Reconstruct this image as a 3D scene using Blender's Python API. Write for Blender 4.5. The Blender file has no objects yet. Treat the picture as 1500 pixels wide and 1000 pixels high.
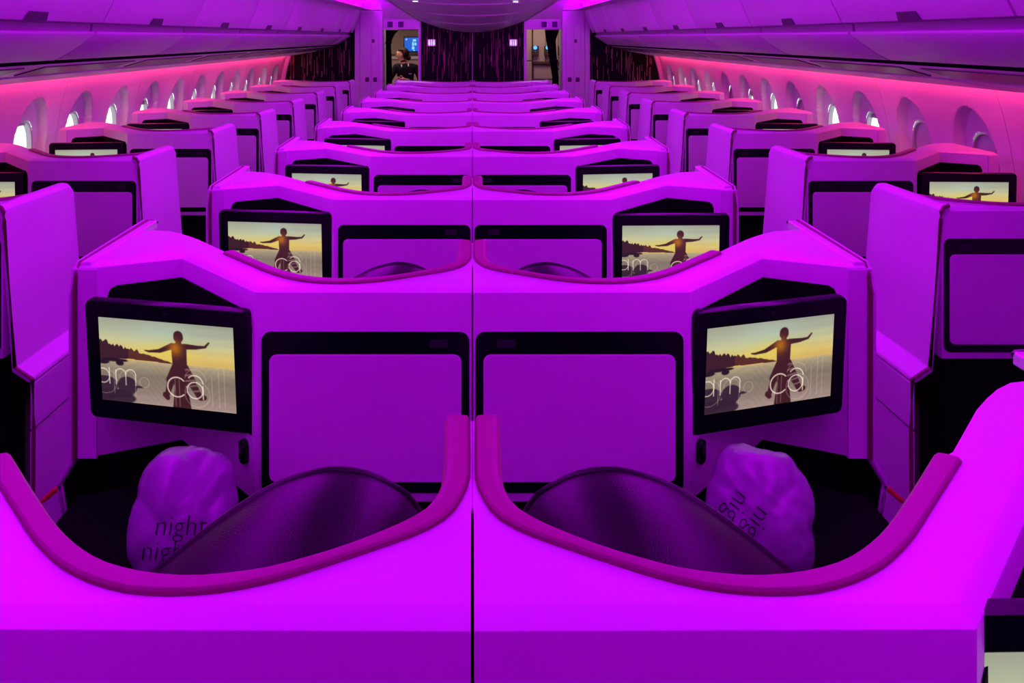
import bpy, bmesh, math, random
import numpy as np
from mathutils import Vector, Matrix, noise

S = bpy.context.scene
COL = S.collection
PI = math.pi
random.seed(7)

# ------------------------------------------------------------------ camera
cam = bpy.data.cameras.new('camera'); camo = bpy.data.objects.new('camera', cam); COL.objects.link(camo)
camo.location = (0, 0, 1.8); camo.rotation_euler = (PI / 2, 0, 0)
cam.sensor_width = 36; cam.lens = 28.8
cam.shift_x = 58 / 1500; cam.shift_y = -445.5 / 1500
cam.clip_start = .05
S.camera = camo

# ------------------------------------------------------------------ daylight outside the windows
w = bpy.data.worlds.new('daylight'); S.world = w; w.use_nodes = True
w.node_tree.nodes['Background'].inputs[0].default_value = (.93, .97, 1, 1)
w.node_tree.nodes['Background'].inputs[1].default_value = 2.1

# ------------------------------------------------------------------ exposure
S.view_settings.view_transform = 'Standard'; S.view_settings.look = 'None'
S.view_settings.exposure = 0.0; S.view_settings.gamma = 1; S.view_settings.use_curve_mapping = False
S.cycles.max_bounces = 8; S.cycles.diffuse_bounces = 5; S.cycles.glossy_bounces = 4
S.cycles.sample_clamp_indirect = 6


def area(name, loc, rot, sx, sy, power, color):
    l = bpy.data.lights.new(name, 'AREA'); l.shape = 'RECTANGLE'; l.size = sx; l.size_y = sy
    l.energy = power; l.color = color
    o = bpy.data.objects.new(name, l); COL.objects.link(o); o.location = loc; o.rotation_euler = rot
    return o


PURPLE = (.58, 0.0, 1.0)
for s in (-1, 1):
    # violet mood light: the two ceiling coves above the aisles
    area('ceiling_cove_light', (s * .92, 4.3, 2.27), (0, 0, 0), .5, 12.2, 84, PURPLE)
    # violet strip on the ledge above the bins, washing the ceiling
    area('bin_top_cove_light', (s * 1.53, 5.0, 2.205), (PI, 0, 0), .08, 13.6, 105, PURPLE)
    # pink mood light hidden behind the lower edge of the bins, washing the window wall
    area('wall_wash_light', (s * 2.672, 7.6, 1.575), (0, -s * math.radians(24), 0), .03, 8.6, 19, (1, .035, .17))
area('galley_light', (-1.28, 12.72, 2.2), (0, 0, 0), .6, .5, 10, (1, .70, .60))
area('galley_light', (1.05, 12.8, 2.2), (0, 0, 0), .6, .3, 5, (1, .68, .60))
area('closet_fill_light', (-1.2, 10.9, 2.26), (math.radians(38), 0, 0), .4, .3, 5, PURPLE)  # added violet fill aimed at the closets, one per side
area('closet_fill_light', (1.2, 10.9, 2.26), (math.radians(38), 0, 0), .4, .3, 5, PURPLE)


# ------------------------------------------------------------------ materials
def mat(name, col, rough=.5, spec=.5, metal=0, emit=None, es=1, noise=0, nscale=40, bump=0, bscale=200, coat=0):
    m = bpy.data.materials.new(name); m.use_nodes = True
    nt = m.node_tree; b = nt.nodes['Principled BSDF']
    b.inputs['Base Color'].default_value = (*col, 1); b.inputs['Roughness'].default_value = rough
    b.inputs['Specular IOR Level'].default_value = spec; b.inputs['Metallic'].default_value = metal
    b.inputs['Coat Weight'].default_value = coat; b.inputs['Coat Roughness'].default_value = .12
    if emit:
        b.inputs['Emission Color'].default_value = (*emit, 1); b.inputs['Emission Strength'].default_value = es
    if noise or bump:
        tc = nt.nodes.new('ShaderNodeTexCoord')
    if noise:
        n = nt.nodes.new('ShaderNodeTexNoise'); n.inputs['Scale'].default_value = nscale; n.inputs['Detail'].default_value = 4
        r = nt.nodes.new('ShaderNodeMapRange')
        r.inputs['To Min'].default_value = 1 - noise; r.inputs['To Max'].default_value = 1 + noise
        mx = nt.nodes.new('ShaderNodeVectorMath'); mx.operation = 'SCALE'; mx.inputs[0].default_value = col
        nt.links.new(tc.outputs['Object'], n.inputs['Vector']); nt.links.new(n.outputs['Fac'], r.inputs['Value'])
        nt.links.new(r.outputs['Result'], mx.inputs['Scale']); nt.links.new(mx.outputs[0], b.inputs['Base Color'])
    if bump:
        n2 = nt.nodes.new('ShaderNodeTexVoronoi'); n2.inputs['Scale'].default_value = bscale
        bp = nt.nodes.new('ShaderNodeBump'); bp.inputs['Strength'].default_value = bump; bp.inputs['Distance'].default_value = .002
        nt.links.new(tc.outputs['Object'], n2.inputs['Vector']); nt.links.new(n2.outputs['Distance'], bp.inputs['Height'])
        nt.links.new(bp.outputs['Normal'], b.inputs['Normal'])
    return m


M = {}
M['shell'] = mat('white_shell_plastic', (.78, .78, .80), .34, .5, noise=.015, nscale=3)
M['panel'] = mat('pale_panel_laminate', (.74, .74, .76), .30, .5, noise=.015, nscale=5)
M['trim'] = mat('tan_leather_trim', (.37, .12, .21), .45, .3, noise=.05, nscale=60, bump=.12, bscale=700)
M['edge'] = mat('dark_edge_trim', (.20, .05, .08), .4, .4)
M['plum'] = mat('plum_edge_plastic', (.45, .38, .48), .4, .4)
M['black'] = mat('gloss_black_plastic', (.002, .002, .005), .2, .25)
M['void'] = mat('matt_black_parts_and_shade', (.003, .003, .004), .9, .1)  # black of the consoles, also painted in for shade in openings
M['seat'] = mat('dark_leather', (.013, .008, .015), .36, .5, noise=.1, nscale=30, bump=.22, bscale=420)
M['cream'] = mat('cabin_lining', (.80, .80, .80), .5, .3, noise=.01, nscale=6)
M['bin'] = mat('bin_plastic', (.76, .76, .78), .38, .45, noise=.012, nscale=4)
M['dark'] = mat('dark_recess_plastic', (.02, .018, .024), .5, .3)
M['greydark'] = mat('grey_latch_plastic', (.10, .08, .11), .45, .4)
M['strip'] = mat('smoked_strip_plastic', (.11, .10, .12), .35, .4)
M['grip'] = mat('shade_grey_grip_plastic', (.42, .41, .44), .45, .4)  # grey tone paints the overhang's shade into the grip recess
M['carpet'] = mat('dark_carpet', (.05, .04, .055), .95, .1, noise=.3, nscale=180)
M['metal'] = mat('bright_metal', (.75, .72, .72), .22, .5, 1)
M['red'] = mat('red_tab', (.7, .02, .04), .4, .4)
M['partition'] = mat('black_partition_veneer', (.004, .003, .005), .5, .15)
M['inlay'] = mat('bronze_inlay', (.34, .16, .15), .4, .3, noise=.6, nscale=5)
M['galley'] = mat('beige_galley_laminate', (.62, .50, .42), .45, .3)
M['galleyd'] = mat('brown_galley_joint', (.10, .06, .05), .5, .3)
M['curtain'] = mat('black_curtain', (.010, .006, .010), .9, .1)
M['skin'] = mat('skin', (.70, .38, .22), .5, .4)
M['uniform'] = mat('black_uniform', (.010, .009, .012), .8, .2)
M['hair'] = mat('dark_hair', (.035, .015, .010), .6, .2)
M['white'] = mat('white_cloth', (.8, .78, .76), .7, .2)
M['eye'] = mat('eye_dark', (.02, .015, .015), .3, .5)
M['bluelamp'] = mat('blue_lamp', (.05, .2, .6), .3, .5, emit=(.05, .35, 1), es=2.0)
M['bluescreen'] = mat('blue_screen', (.0, .05, .2), .3, .4, emit=(.01, .12, .62), es=1.0)
M['cyan'] = mat('pale_screen_graphic', (.2, .4, .6), .3, .4, emit=(.25, .65, 1), es=1.0)
M['signdark'] = mat('dark_blue_sign', (.01, .01, .06), .3, .5)
M['signbox'] = mat('lilac_sign_glow', (.5, .3, .5), .4, .3, emit=(.30, .06, .34), es=1)
M['signgreen'] = mat('pale_green_sign_glow', (.6, .9, .7), .4, .3, emit=(.55, 1, .65), es=1.1)
M['print'] = mat('dark_print', (.012, .004, .02), .7, .2)
M['shade'] = mat('window_blind', (.55, .53, .56), .6, .3)
M['wframe'] = mat('window_ring', (.45, .43, .46), .45, .4)
M['bag'] = mat('milky_plastic_bag', (.28, .22, .33), .27, .6, noise=.2, nscale=9)


def glass():
    m = bpy.data.materials.new('window_pane'); m.use_nodes = True; nt = m.node_tree
    for n in list(nt.nodes): nt.nodes.remove(n)
    out = nt.nodes.new('ShaderNodeOutputMaterial'); mx = nt.nodes.new('ShaderNodeMixShader')
    t = nt.nodes.new('ShaderNodeBsdfTransparent'); g = nt.nodes.new('ShaderNodeBsdfGlossy')
    t.inputs[0].default_value = (.93, .95, .95, 1); g.inputs['Roughness'].default_value = .03
    mx.inputs[0].default_value = .05; nt.links.new(t.outputs[0], mx.inputs[1]); nt.links.new(g.outputs[0], mx.inputs[2])
    nt.links.new(mx.outputs[0], out.inputs[0])
    return m


M['glass'] = glass()


def display_mat():
    m = bpy.data.materials.new('lit_display'); m.use_nodes = True; nt = m.node_tree
    b = nt.nodes['Principled BSDF']; a = nt.nodes.new('ShaderNodeAttribute'); a.attribute_name = 'picture'
    b.inputs['Base Color'].default_value = (.01, .01, .01, 1); b.inputs['Roughness'].default_value = .18
    nt.links.new(a.outputs['Color'], b.inputs['Emission Color']); b.inputs['Emission Strength'].default_value = 1.0
    m.cycles.emission_sampling = 'NONE'
    return m


M['display'] = display_mat()


# ------------------------------------------------------------------ mesh helpers
class MB:
    def __init__(s): s.v = []; s.f = []
    def add(s, v, f):
        k = len(s.v); s.v += [tuple(p) for p in v]; s.f += [tuple(i + k for i in q) for q in f]; return s
    def loft(s, rings, cap=True, closed=True):
        n = len(rings[0]); v = [p for r in rings for p in r]; f = []
        for i in range(len(rings) - 1):
            for j in range(n if closed else n - 1):
                a = i * n + j; b = i * n + (j + 1) % n
                f.append((a, b, b + n, a + n))
        if cap:
            f.append(tuple(range(n - 1, -1, -1))); f.append(tuple((len(rings) - 1) * n + j for j in range(n)))
        return s.add(v, f)
    def prism(s, poly, a, b, axis='z'):
        m = {'z': lambda p, t: (p[0], p[1], t), 'y': lambda p, t: (p[0], t, p[1]), 'x': lambda p, t: (t, p[0], p[1])}[axis]
        return s.loft([[m(p, a) for p in poly], [m(p, b) for p in poly]])
    def box(s, x0, x1, y0, y1, z0, z1):
        return s.prism([(x0, y0), (x1, y0), (x1, y1), (x0, y1)], z0, z1)
    def tube(s, path, r, n=8, squash=1):
        path = [Vector(p) for p in path]; rings = []
        for i, p in enumerate(path):
            t = (path[min(i + 1, len(path) - 1)] - path[max(i - 1, 0)]).normalized()
            u = t.cross(Vector((0, 0, 1)))
            if u.length < .1: u = t.cross(Vector((1, 0, 0)))
            u.normalize(); q = t.cross(u)
            rr = r[i] if isinstance(r, (list, tuple)) else r
            rings.append([p + rr * (math.cos(2 * PI * k / n) * u + squash * math.sin(2 * PI * k / n) * q) for k in range(n)])
        return s.loft(rings)
    def mesh(s, name, m, mirror=False, bevel=0, seg=2, smooth=False, ang=35):
        me = bpy.data.meshes.new(name)
        v = [(-p[0], p[1], p[2]) for p in s.v] if mirror else s.v
        me.from_pydata(v, [], s.f); me.update()
        bm = bmesh.new(); bm.from_mesh(me)
        bmesh.ops.remove_doubles(bm, verts=bm.verts, dist=1e-5)
        bmesh.ops.recalc_face_normals(bm, faces=bm.faces)
        if bevel:
            es = [e for e in bm.edges if len(e.link_faces) == 2 and e.calc_face_angle(0) > math.radians(ang)]
            bmesh.ops.bevel(bm, geom=es, offset=bevel, segments=seg, affect='EDGES', profile=.5, clamp_overlap=True)
        for f in bm.faces: f.smooth = bool(smooth)
        bm.to_mesh(me); bm.free()
        if smooth:
            try: me.set_sharp_from_angle(angle=math.radians(smooth if smooth > 1 else 40))
            except Exception: pass
        me.materials.append(M[m] if isinstance(m, str) else m)
        return me


def ob(name, me, parent=None, loc=(0, 0, 0), rot=(0, 0, 0), label=None, cat=None, group=None, kind=None):
    o = bpy.data.objects.new(name, me); COL.objects.link(o)
    o.location = loc; o.rotation_euler = rot
    if parent: o.parent = parent
    if label: o['label'] = label
    if cat: o['category'] = cat
    if group: o['group'] = group
    if kind: o['kind'] = kind
    return o


def thing(name, label=None, cat=None, loc=(0, 0, 0), group=None, kind=None):
    return ob(name, None, None, loc, (0, 0, 0), label, cat, group, kind)


def rrect(x0, x1, z0, z1, r, n=5):
    out = []
    for cx, cz, a in ((x1 - r, z1 - r, 0), (x0 + r, z1 - r, 90), (x0 + r, z0 + r, 180), (x1 - r, z0 + r, 270)):
        for k in range(n + 1):
            t = math.radians(a + 90 * k / n); out.append((cx + r * math.cos(t), cz + r * math.sin(t)))
    return out


def curve_res(pts, n):
    """Catmull-Rom through pts, resampled to n points by arc length."""
    P = [Vector((*p, 0)) for p in pts]; d = []
    for i in range(len(P) - 1):
        p0 = P[max(i - 1, 0)]; p1 = P[i]; p2 = P[i + 1]; p3 = P[min(i + 2, len(P) - 1)]
        for k in range(12):
            t = k / 12
            d.append(.5 * ((2 * p1) + (p2 - p0) * t + (2 * p0 - 5 * p1 + 4 * p2 - p3) * t * t + (3 * p1 - p0 - 3 * p2 + p3) * t ** 3))
    d.append(P[-1])
    L = [0]
    for a, b in zip(d, d[1:]): L.append(L[-1] + (b - a).length)
    L = np.array(L); X = np.array([p.x for p in d]); Y = np.array([p.y for p in d])
    q = np.linspace(0, L[-1], n)
    return list(zip(np.interp(q, L, X).tolist(), np.interp(q, L, Y).tolist()))


YB = 12.05      # the far bulkhead
ORD = ['first', 'second', 'third', 'fourth', 'fifth', 'sixth', 'seventh', 'eighth', 'ninth', 'tenth', 'eleventh', 'twelfth']
SIDE = {-1: "the attendant's side", 1: 'the coffee-maker side'}

# ------------------------------------------------------------------ setting: floor, ceiling, walls
ob('floor', MB().box(-2.85, 2.85, -1.6, 15, -.05, 0).mesh('floor', 'carpet'), kind='structure')

ceil = thing('ceiling', kind='structure')
for i in range(9):
    y0 = -1.6 + i * 1.55; y1 = y0 + 1.54
    if y1 > 12.5: y1 = 12.5
    for x0, x1 in ((-1.72, -.87), (-.865, .865), (.87, 1.72)):
        zc = 2.30 if abs(x0 + x1) > .1 else 2.33
        ob('ceiling_panel', MB().box(x0, x1, y0, y1, zc, zc + .03).mesh('ceiling_panel', 'cream', bevel=.004), ceil)
ob('ceiling_back', MB().box(-2.9, 2.9, -1.6, 15, 2.36, 2.4).mesh('ceiling_back', 'cream'), ceil)
for s in (-1, 1):
    ob('cove_ledge', MB().box(min(s * 1.44, s * 1.62), max(s * 1.44, s * 1.62), -1.6, YB - .11, 2.185, 2.195).mesh('cove_ledge', 'cream'), ceil)
# drooping end of the centre ceiling, stepped panel by panel
stations = [(8.3, 1.02, 2.28, 2.285), (9.05, .95, 2.23, 2.17), (10.0, .88, 2.155, 2.07), (11.0, .82, 2.10, 1.98), (12.02, .77, 2.045, 1.872)]
for k in range(4):
    (ya, xa, za, ma), (yb, xb, zb, mb) = stations[k], stations[k + 1]
    rings = []
    for y, x, ze, zm in ((ya, xa, za + .0, ma - .016), (yb - .008, xb, zb, mb)):
        n = 24; low = []; up = []
        for j in range(n + 1):
            u = -1 + 2 * j / n
            low.append((u * x, y, ze - (ze - zm) * (1 - abs(u) ** 2.0)))
        rings.append(low + [(x * 1.04, y, ze + .03), (x * 1.0, y, ze + .05), (-x * 1.0, y, ze + .05), (-x * 1.04, y, ze + .03)])
    ob('ceiling_canopy_panel', MB().loft(rings).mesh('ceiling_canopy_panel', 'bin', smooth=30), ceil)
    for s in (-1, 1):
        ob('canopy_side_rail', MB().tube([(s * (xa + .02), ya, za + .005), (s * (xb + .02), yb - .008, zb + .005)], .016, 8).mesh('canopy_side_rail', 'bin', smooth=40), ceil)
for x in (-.62, .47):
    ob('ceiling_lamp_lens', MB().prism(rrect(x - .028, x + .028, -.006, .006, .005), 0, .01).mesh('ceiling_lamp_lens', mat('lamp_lens', (.8, .8, .8), .3, emit=(.85, .75, 1), es=2)), ceil, (0, 8.9, 2.185 if x < 0 else 2.18))


def wall_x(z):
    return float(np.interp(z, [0, .9, 1.1, 1.25, 1.4, 1.53, 1.62], [2.78, 2.835, 2.825, 2.80, 2.765, 2.722, 2.69]))


WIN_Z, WIN_A, WIN_B = 1.095, .108, .165


def in_pane(y, z, k=1.0):
    return (abs(y) / (WIN_A * k)) ** 2.6 + (abs(z - WIN_Z) / (WIN_B * k)) ** 2.6 < 1


def scoop(y, z):
    """depth of the egg-shaped window recess, y relative to the window centre"""
    hw = .20 if z < 1.10 else .20 * math.sqrt(max(0, 1 - ((z - 1.10) / .31) ** 2))
    if z < .9: return 0
    if hw <= 0: return 0
    d = (hw - abs(y)) / .022
    t = max(0, min(1, d)); t = t * t * (3 - 2 * t)
    b = max(0, min(1, (z - .9) / .06))
    return .055 * t * b


def wall_panel_mesh(s, length, wins):
    ny = max(2, round(length / .0106)); zs = np.concatenate([np.array([.02, .5, .82]), np.linspace(.86, 1.60, 70)])
    ys = np.linspace(.003, length - .003, ny)
    v = []; f = []; drop = []
    for z in zs:
        for y in ys:
            d = 0; hole = False
            for wy in wins:
                if abs(y - wy) < .25:
                    d = max(d, scoop(y - wy, z)); hole = hole or in_pane(y - wy, z, 1.08)
            v.append((s * (wall_x(z) + d), y, z)); drop.append(hole)
    for i in range(len(zs) - 1):
        for j in range(ny - 1):
            a = i * ny + j; q = (a, a + 1, a + 1 + ny, a + ny)
            if all(drop[t] for t in q): continue
            f.append(q)
    mb = MB().add(v, f)
    # returned edges give the panel its thickness at the joints
    for yy, jj in ((ys[0], 0), (ys[-1], ny - 1)):
        e = [(s * wall_x(z), yy, z) for z in zs]; e2 = [(s * (wall_x(z) + .015), yy, z) for z in zs]
        mb.loft([e, e2], cap=False, closed=False)
    return mb.mesh('wall_panel', 'cream', smooth=50)


P0, PL = 4.27, 1.27
WREL = (.317, .952)
window_n = 0
SHUT = {(1, 0): 1.0, (1, 1): .62, (1, 4): .45, (1, 7): 1.0, (1, 2): .12, (1, 6): .2, (-1, 1): .08, (-1, 4): .15}
ring_path = []
for k in range(36):
    t = 2 * PI * k / 36; c, si = math.cos(t), math.sin(t)
    ring_path.append((WIN_A * math.copysign(abs(c) ** (2 / 2.6), c), WIN_B * math.copysign(abs(si) ** (2 / 2.6), si)))
for s, nm in ((-1, 'left'), (1, 'right')):
    wl = thing('wall_' + nm, kind='structure')
    pm = wall_panel_mesh(s, PL, WREL)
    for k in range(6):
        ob('wall_panel', pm, wl, (0, P0 + k * PL, 0))
    ob('wall_panel', wall_panel_mesh(s, YB - P0 - 6 * PL, ()), wl, (0, P0 + 6 * PL, 0))
    ob('wall_panel', wall_panel_mesh(s, P0 + 1.6, ()), wl, (0, -1.6, 0))
    ob('outer_skin', MB().box(s * 2.9 if s > 0 else -2.94, s * 2.94 if s > 0 else -2.9, -1.6, 15, -.05, .80).mesh('outer_skin', 'dark'), wl)
    ob('outer_skin', MB().box(min(s * 2.7, s * 2.94), max(s * 2.7, s * 2.94), -1.6, 15, 1.59, 2.4).mesh('outer_skin', 'dark'), wl)
    ob('outer_skin', MB().box(min(s * 2.80, s * 2.94), max(s * 2.80, s * 2.94), YB + .001, 15, .79, 1.6).mesh('outer_skin', 'dark'), wl)
    for k in range(7):
        ob('joint_light_block', MB().prism([(s * (wall_x(z) + .016), z) for z in np.linspace(.0, 1.62, 14)] + [(s * (wall_x(z) + .026), z) for z in np.linspace(1.62, .0, 14)], P0 + k * PL - .03, P0 + k * PL + .03, 'y').mesh('joint_light_block', 'dark'), wl)  # unseen strips added to stop daylight leaking through the panel joints
    fr = MB().loft([[(s * d, y * k2, z * k2) for y, z in ring_path] for d, k2 in ((.053, 1.20), (.044, 1.13), (.040, 1.05), (.042, .97), (.075, .95))], cap=False).mesh('window_frame', 'wframe', smooth=40)
    pane = MB().add([(s * .072, y * .97, z * .97) for y, z in ring_path], [tuple(range(36))]).mesh('pane', 'glass')
    for k in range(12):
        window_n += 1
        wy = P0 + (k // 2) * PL + WREL[k % 2]
        t = thing('window_%d' % window_n, loc=(s * wall_x(WIN_Z), wy, WIN_Z), kind='structure')
        ob('window_frame', fr, t); ob('pane', pane, t)
        c = SHUT.get((s, k), 0)
        if c:
            zc = WIN_B - 2 * WIN_B * c
            poly = [(y * 1.0, max(z, zc)) for y, z in ring_path]
            ob('blind', MB().prism(poly, s * .060, s * .066, 'x').mesh('blind', 'shade'), t)
    ob('trim_%d' % (1 if s < 0 else 2), MB().tube([(s * (wall_x(z) - .03), YB - .02, z) for z in np.linspace(.5, 1.56, 12)], .035, 8).mesh('trim', 'cream', smooth=40), kind='structure')
ob('wall_rear', MB().box(-2.94, 2.94, -1.66, -1.6, -.05, 2.4).mesh('wall_rear', 'partition'), kind='structure')
ob('wall_galley_back', MB().box(-2.94, 2.94, 15, 15.05, -.05, 2.4).mesh('wall_galley_back', 'dark'), kind='structure')

# ------------------------------------------------------------------ bulkhead at the far end
wf = thing('wall_front', kind='structure')


def slat_panel(name, x0, x1, y, z0, z1, n, parent, zmin=.9):
    ob(name, MB().box(x0, x1, y, y + .04, z0, z1).mesh(name, 'partition'), parent)
    mb = MB(); rnd = random.Random(int(abs(x0 * 1000)) + n)
    for i in range(n):
        x = x0 + .01 + (x1 - x0 - .02) * rnd.random(); a = zmin + (z1 - zmin) * rnd.random(); l = .08 + .42 * rnd.random() ** 1.5
        wd = .0022 + .004 * rnd.random() ** 2
        mb.box(x - wd, x + wd, y - .004, y + .002, a, min(a + l, z1 - .01))
    o = ob('bronze_inlay', mb.mesh('bronze_inlay', 'inlay'), parent, kind='stuff')


slat_panel('partition_panel', -.755, -.004, YB, 0, 2.2, 80, wf, 1.0)
slat_panel('partition_panel', .004, .755, YB, 0, 2.2, 80, wf, 1.0)
ob('partition_joint', MB().box(-.004, .004, YB - .006, YB + .03, 0, 2.2).mesh('partition_joint', 'bin'), wf)
for s in (-1, 1):
    slat_panel('partition_panel', min(s * 1.72, s * 2.86), max(s * 1.72, s * 2.86), YB, 0, 2.2, 110, wf, 1.0)
    ob('partition_post', MB().box(s * .775 - .02, s * .775 + .02, YB - .03, YB + .08, 0, 2.1).mesh('partition_post', 'bin', bevel=.006), wf)
    ob('door_header', MB().box(min(s * .78, s * 1.31), max(s * .78, s * 1.31), YB - .01, YB + .06, 1.915, 2.06).mesh('door_header', 'bin', bevel=.006), wf)
    # sloping lit panel over the doorway
    ob('header_slope', MB().loft([[(s * .78, YB - .01, 2.062), (s * .78, YB - .35, 2.30), (s * .78, YB - .33, 2.32), (s * .78, YB + .03, 2.07)], [(s * 1.31, YB - .01, 2.062), (s * 1.31, YB - .35, 2.30), (s * 1.31, YB - .33, 2.32), (s * 1.31, YB + .03, 2.07)]]).mesh('header_slope', 'cream'), wf)
    ob('upper_fascia', MB().box(min(s * 1.3, s * 2.9), max(s * 1.3, s * 2.9), YB - .02, YB + .03, 2.2, 2.36).mesh('upper_fascia', 'cream'), wf)

for s in (-1, 1):
    t = thing('stowage_closet', 'tall narrow purple-lit closet beside the doorway on ' + SIDE[s], 'closet', (s * 1.475, YB - .1, 0), 'closets flanking the galley doorways')
    ob('carcass', MB().box(-.165, .165, 0, .42, 0, 2.182).mesh('carcass', 'bin', bevel=.01), t)
    ob('side_cheek', MB().box(min(s * .17, s * .245), max(s * .17, s * .245), .02, .45, 0, 2.16).mesh('side_cheek', 'bin', bevel=.008), t)
    for k in range(2):
        d = ob('door', MB().box(-.11 + k * .115, -.004 + k * .115, -.014, 0, .12, 1.98).mesh('door', 'bin', bevel=.004), t)
        ob('latch_plate', MB().prism(rrect(-.085 + k * .115, -.03 + k * .115, 1.15, 1.215, .008), -.02, -.014, 'y').mesh('latch_plate', 'greydark'), d)
    ob('card_holder', MB().prism(rrect(.01, .05, 1.72, 1.77, .006), -.02, -.013, 'y').mesh('card_holder', 'greydark'), t)

for s in (-1, 1):
    t = thing('seat_row_sign', 'dark twin-window sign over the doorway on ' + SIDE[s], 'sign', (s * 1.13, YB - .015, 1.988), 'signs over the galley doorways')
    ob('sign_plate', MB().prism(rrect(-.13, .13, -.052, .052, .012), -.008, 0, 'y').mesh('sign_plate', 'bin', bevel=.002), t)
    for a, b in ((-.118, -.038), (.038, .118)):
        ob('sign_window', MB().prism(rrect(a, b, -.042, .042, .01), -.012, -.006, 'y').mesh('sign_window', 'signdark'), t)
    mb = MB()
    mb.tube([(-.012, -.011, .025), (.012, -.011, .018), (.0, -.011, .004), (.013, -.011, -.008), (-.01, -.011, -.026)], .003, 6)
    ob('sign_symbol', mb.mesh('sign_symbol', 'signdark'), t)
    # lavatory sign
    t = thing('lavatory_sign', 'small glowing green lavatory sign on the black partition, towards ' + SIDE[s], 'sign', (s * .60, YB - .004, 1.72), 'lavatory signs on the black partition')
    ob('sign_box', MB().prism(rrect(-.058, .058, -.05, .05, .012), -.012, 0, 'y').mesh('sign_box', 'signbox'), t)
    for k in (-1, 0, 1):
        mb = MB(); x = k * .034
        mb.tube([(x, -.0145, -.036), (x, -.0145, .012)], [.008, .011] if k else [.005, .004], 6)
        mb.tube([(x, -.0145, .020), (x, -.0145, .036)], .008 if k else .005, 6)
        ob('sign_figure', mb.mesh('sign_figure', 'signgreen'), t)

# ------------------------------------------------------------------ overhead bins
prof_up = [(1.60, 2.30), (1.625, 2.18), (1.66, 2.06), (1.70, 1.955), (1.745, 1.866)]
prof_in = [(1.800, 1.862), (1.802, 1.826)]
prof_lo = [(1.800, 1.822), (1.786, 1.828), (1.776, 1.822), (1.780, 1.812), (1.83, 1.776), (1.90, 1.728), (1.97, 1.690)]


def strip_panel(prof, th, y0, y1, mat_, bevel=.003):
    """a thin curved door skin of thickness th, profile in x,z"""
    n = len(prof); out = []; inn = []
    for i, (x, z) in enumerate(prof):
        a = prof[max(i - 1, 0)]; b = prof[min(i + 1, n - 1)]
        t = Vector((b[0] - a[0], b[1] - a[1])).normalized(); nx, nz = -t.y, t.x   # towards +x (into the bin)
        out.append((x, z)); inn.append((x + nx * th, z + nz * th))
    return MB().prism(out + inn[::-1], y0, y1, 'y')


BINS = [1.39 + 1.24 * k for k in range(9)]
for s in (-1, 1):
    mir = s < 0
    L = 1.24
    core = MB().prism([(1.64, 2.29), (1.815, 1.88), (1.815, 1.82), (1.974, 1.715), (1.974, 1.752), (2.032, 1.752), (2.032, 1.667), (2.2, 1.617), (2.45, 1.566), (2.625, 1.541), (2.635, 1.536), (2.643, 1.541), (2.643, 1.60), (2.71, 1.62), (2.69, 2.29)], 0, L - .0, 'y').mesh('bin_core', 'bin', mir, smooth=25)
    up = strip_panel(prof_up, .02, .006, L - .006, 'bin').mesh('upper_door', 'bin', mir, bevel=.004, smooth=40)
    rail = strip_panel([(1.755, 1.868)] + prof_in, .012, .012, L - .012, 'bin').mesh('grip_recess', 'grip', mir, smooth=40)
    lo = strip_panel(prof_lo, .018, .009, L - .009, 'bin').mesh('lower_door', 'bin', mir, bevel=.003, smooth=40)
    gap = MB().box(1.973, 2.034, 0, L, 1.738, 1.753).box(2.024, 2.034, 0, L, 1.672, 1.745).mesh('gap_shade_strip', 'void', mir)  # black strips paint the shade inside the slot behind the lower door
    latch = MB().loft([[(x, y, z) for y, z, x in ((.56, 1.902, 1.725), (.70, 1.902, 1.725), (.715, 1.866, 1.742), (.545, 1.866, 1.742))],
                       [(x - .004, y, z) for y, z, x in ((.56, 1.902, 1.725), (.70, 1.902, 1.725), (.715, 1.866, 1.742), (.545, 1.866, 1.742))]]).mesh('latch', 'greydark', mir)
    psu = MB().loft([[(2.06, .08, 1.653), (2.06, L - .10, 1.653), (2.20, L - .12, 1.611), (2.20, .06, 1.611)], [(2.06, .08, 1.665), (2.06, L - .10, 1.665), (2.20, L - .12, 1.624), (2.20, .06, 1.624)]]).mesh('service_panel', 'strip', mir)
    psl = MB().loft([[(2.26, .02, 1.596), (2.26, L - .02, 1.596), (2.61, L - .02, 1.535), (2.61, .02, 1.535)], [(2.26, .02, 1.61), (2.26, L - .02, 1.61), (2.61, L - .02, 1.552), (2.61, .02, 1.552)]]).mesh('underside_panel', 'bin', mir, bevel=.004)
    for k, y in enumerate(BINS):
        t = thing('overhead_bin', 'curved purple-lit overhead bin above the windows on %s, %s one from the camera' % (SIDE[s], ORD[k]), 'overhead bin', (0, y, 0), 'overhead bins along the cabin')
        if k == 8: t.scale = (1, .50, 1)
        ob('bin_core', core, t); ob('lower_door', lo, t); ob('grip_recess', rail, t)
        u = ob('upper_door', up, t); ob('latch', latch, u, label='dark grey flush latch')
        ob('gap_shade_strip', gap, t); ob('service_panel', psu, t, label='dark reading-light strip'); ob('underside_panel', psl, t)

# ------------------------------------------------------------------ picture shown on the seat monitors
def lin(c):
    c = np.array(c, float) / 255.
    return np.where(c <= .04045, c / 12.92, ((c + .055) / 1.055) ** 2.4)


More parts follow.
